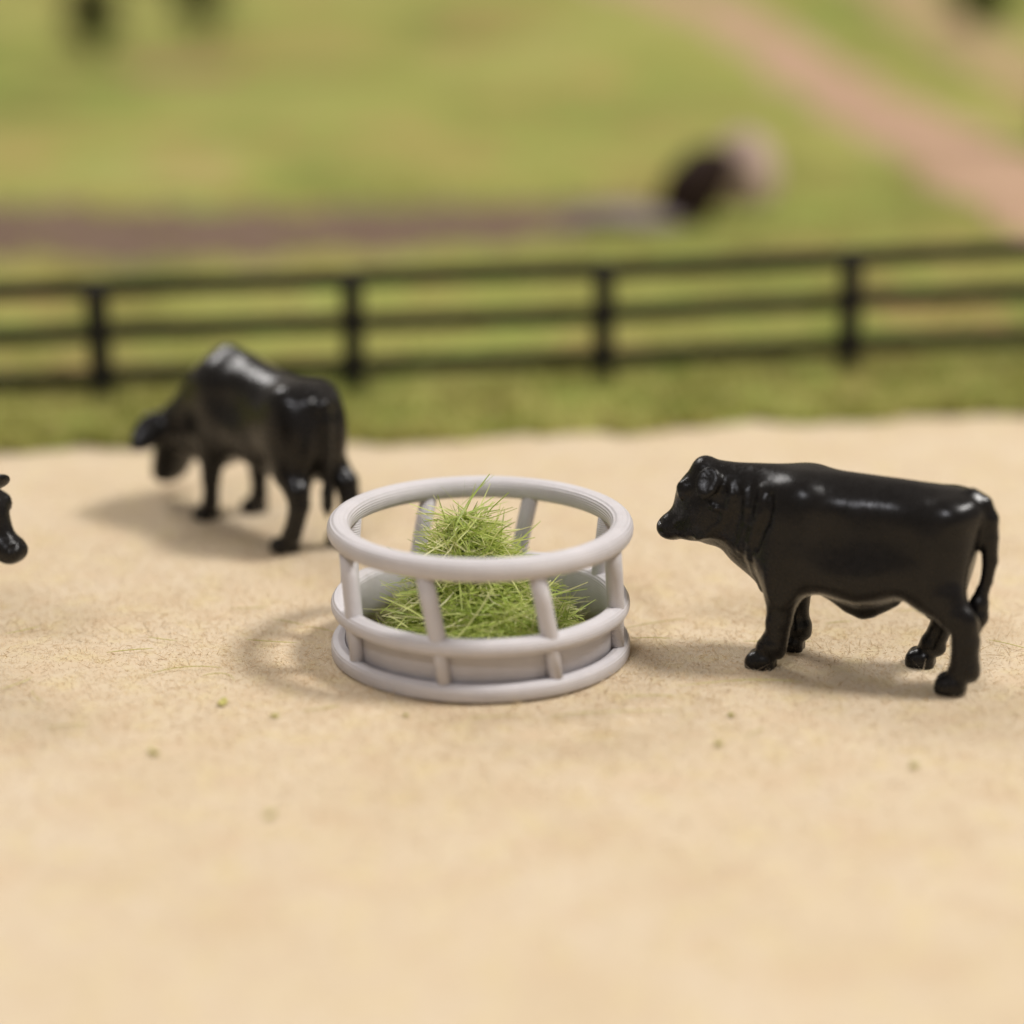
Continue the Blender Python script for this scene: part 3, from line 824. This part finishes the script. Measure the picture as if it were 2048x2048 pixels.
gx = np.linspace(-1.5, 1.5, 61)
X, Y = np.meshgrid(gx, gx, indexing='ij')
rad = np.hypot(X, Y); sc = np.where(rad > 1.5, 1.5 / np.maximum(rad, 1e-6), 1)
X, Y = X * sc, Y * sc
Z = heap_z(X, Y) * 0.64 + 0.05 * np.sin(X * 9) * np.sin(Y * 8 + 1) * (heap_z(X, Y) > 0.15) + 0.01
hay = bpy.data.objects.new('hay_heap', None); COL.objects.link(hay)
tag(hay, 'heap of loose green hay strands piled inside the grey ring feeder', 'hay', kind='stuff')
mesh_obj('hay_core', np.stack([X, Y, Z], -1), grid_faces(61, 61), M['haycore'], hay)
n = 4600
th = rng.uniform(0, 2 * math.pi, n); rr = 1.42 * np.sqrt(rng.uniform(0, 1, n))
pk = rng.uniform(0, 1, n) < 0.36
x = np.where(pk, -0.22 + rng.normal(0, 0.38, n), rr * np.cos(th) + 0.06); y = np.where(pk, 0.35 + rng.normal(0, 0.36, n), rr * np.sin(th) - 0.12)
z = heap_z(x, y) * rng.uniform(0.85, 1.03, n) + 0.015
phi = rng.uniform(0, 2 * math.pi, n); el = rng.normal(0.05, 0.36, n)
wild = rng.uniform(0, 1, n) < 0.06
el = np.where(wild, rng.uniform(0.2, 1.3, n), el)
L = rng.uniform(0.35, 1.0, n) * np.where(wild, 1.1, 1)
stray = rng.uniform(0, 1, n) < 0.10
L = np.where(stray, rng.uniform(0.8, 1.3, n), L); z = np.where(stray, z + rng.uniform(0.03, 0.20, n), z)
D = np.stack([np.cos(phi) * np.cos(el), np.sin(phi) * np.cos(el), np.sin(el)], 1)
bend = rng.normal(0, 0.13, (n, 3)); bend[:, 2] -= 0.05
K = 5
t = np.linspace(-0.5, 0.5, K)
C = np.stack([x, y, z], 1)[:, None, :] + D[:, None, :] * (t[None, :, None] * L[:, None, None]) + bend[:, None, :] * ((t ** 2)[None, :, None] * L[:, None, None] * 2)
lim = np.hypot(C[..., 0], C[..., 1]); sc = np.where((lim > 1.60) & (C[..., 2] < 0.8), 1.60 / np.maximum(lim, 1e-6), 1)
C[..., 0] *= sc; C[..., 1] *= sc
C[..., 2] = np.maximum(C[..., 2], 0.02)
rad = np.where(stray, 0.0088, rng.uniform(0.0045, 0.0092, n))[:, None] * np.array([0.55, 1, 1, 0.9, 0.4])[None, :]
v, f = ribbons(C, rad * 1.25)
mesh_obj('hay_strands', v, f, M['hay'], hay)['kind'] = 'stuff'

# ------------------------------------------------------------------ loose strands and crumbs on the sand
def loose_strand(x, y, ang, L, bend, r=0.0065, lift=0.02):
    t = np.linspace(-0.5, 0.5, 9)
    cx = t * L * math.cos(ang) - (t ** 2 - 0.1) * bend * math.sin(ang); cy = t * L * math.sin(ang) + (t ** 2 - 0.1) * bend * math.cos(ang)
    cz = sand_z(x + cx, y + cy) + 0.035 + lift * (0.25 - t ** 2) * 4
    C = np.stack([cx, cy, cz], 1)[None]
    v, f = tubes(C, np.full((1, 9), r) * np.array([[.4, .8, 1, 1, 1, 1, 1, .8, .4]]))
    o = mesh_obj('hay_strand', v, f, M['strand']); o.location = (x, y, 0)
    return o

STR = [(-5.75, -1.3, 1.0, 0.55, 0.3), (-5.45, -1.75, -1.1, 0.5, 0.2), (-3.75, -0.75, 0.25, 0.95, -0.5), (-3.25, -1.0, -0.5, 0.5, -0.5), (-4.55, -0.1, 0.25, 0.6, 0.1),
       (-3.2, 1.55, 0.1, 0.5, 0.2), (-2.75, 0.25, -0.1, 0.7, 0.2), (-2.6, 1.0, -0.45, 0.5, 0.1), (-4.2, 0.3, -0.4, 0.45, 0.2), (2.35, 1.0, 0.5, 1.0, 0.05), (2.25, 0.35, -0.05, 0.55, 0.1),
       (2.1, -1.75, -0.05, 0.6, 0.1), (3.25, -1.3, 0.1, 1.6, -0.15), (1.75, -2.25, 0.0, 1.3, -0.1), (3.9, 0.25, -0.1, 0.9, 0.1), (4.8, 0.95, 0.2, 0.4, 0.1),
       (6.9, 0.1, -0.6, 0.6, 0.1), (5.9, 1.4, 0.3, 0.5, 0.2), (-1.9, -2.2, 0.3, 0.5, 0.3), (-2.15, 0.75, -0.5, 0.45, 0.05), (1.1, -2.3, 0.35, 0.5, 0.2), (-6.1, 0.7, 0.6, 0.5, 0.3),
       (3.3, -2.9, 0.8, 0.35, 0.2), (-4.9, -2.7, 0.2, 0.5, 0.2), (0.2, -2.4, 0.1, 0.6, 0.15), (7.0, -1.4, 0.2, 0.5, 0.2)]
LAB = ['arched hay strand near the left edge, upper one of two', 'short hay strand near the left edge, lower one of two', 'long curved hay strand on the sand left of the feeder, beside the olive crumb',
       'short bent hay strand just left of the feeder shadow, below the long curved one', 'thin hay strand on the sand midway between left edge and feeder', 'fine hay strand behind the feeder shadow on the left',
       'hay strand lying inside the feeder shadow', 'hay strand poking from the rear left of the feeder base', 'small slanting hay strand left of the feeder shadow tip', 'long straight hay strand right of the feeder, pointing towards the bull',
       'short hay strand touching the right side of the feeder', 'short hay strand in front of the feeder on its right side', 'longest hay strand, lying in front of the bull front hooves', 'long hay strand lying along the front right of the feeder',
       'hay strand beside the bull far front hoof', 'short hay strand on the sand under the bull belly', 'slanting hay strand at the right edge behind the bull', 'short hay strand behind the bull hind legs',
       'short hay strand left in front of the feeder', 'tiny hay strand against the left side of the feeder', 'short tilted hay strand directly at the feeder front right', 'faint hay strand near the left edge behind the bull head shadow',
       'blurred short hay strand between two crumbs in the right foreground', 'blurred hay strand in the left foreground above the round olive crumb', 'hay strand lying flat along the middle of the feeder front', 'hay strand at the right edge in front of the bull hind hoof']
for st, lab in zip(STR, LAB):
    tag(loose_strand(*st), lab, 'hay strand', 'loose hay strands on the sand')

def crumb(x, y, s, label, seed):
    import bmesh
    r = np.random.default_rng(seed)
    bm = bmesh.new(); bmesh.ops.create_icosphere(bm, subdivisions=3, radius=1)
    q = r.normal(size=(6, 3)); ph = r.uniform(0, 6, 6)
    for v in bm.verts:
        d = np.array(v.co); k = 0.8 + 0.16 * sum(math.sin(4 * (d @ a) + b) for a, b in zip(q, ph)) / 1.6 + r.normal(0, 0.10)
        v.co = Vector(d * k * np.array((s * 0.8, s * 0.62, s * 0.32)))
    o = bm_obj('flock_crumb', bm, M['crumb'])
    o.location = (x, y, float(sand_z(x, y)) + s * 0.2 + 0.02); o.rotation_euler = (0, 0, r.uniform(0, 6))
    tag(o, label, 'flock crumb', 'green flock crumbs on the sand')
crumb(-3.13, -1.9, 0.11, 'largest olive crumb on the sand, left of the feeder beside loose strands', 1)
crumb(-3.74, -3.5, 0.09, 'round olive crumb on the sand, furthest left in the foreground', 2)
crumb(-0.87, -2.33, 0.05, 'tiny dark crumb on the sand just in front of the feeder', 3)
crumb(-2.22, -5.2, 0.09, 'blurred greenish crumb in the left foreground, nearest the camera', 4)
crumb(2.83, -3.2, 0.08, 'olive crumb on the sand in front of the gap between feeder and bull', 5)
crumb(3.05, -2.35, 0.06, 'small olive crumb on the sand closest to the bull front hooves', 6)
crumb(5.0, -3.9, 0.09, 'blurred olive crumb in the right foreground below the bull', 7)
crumb(-2.45, -2.35, 0.07, 'flat pale green crumb left of the feeder front, right of the largest crumb', 8)
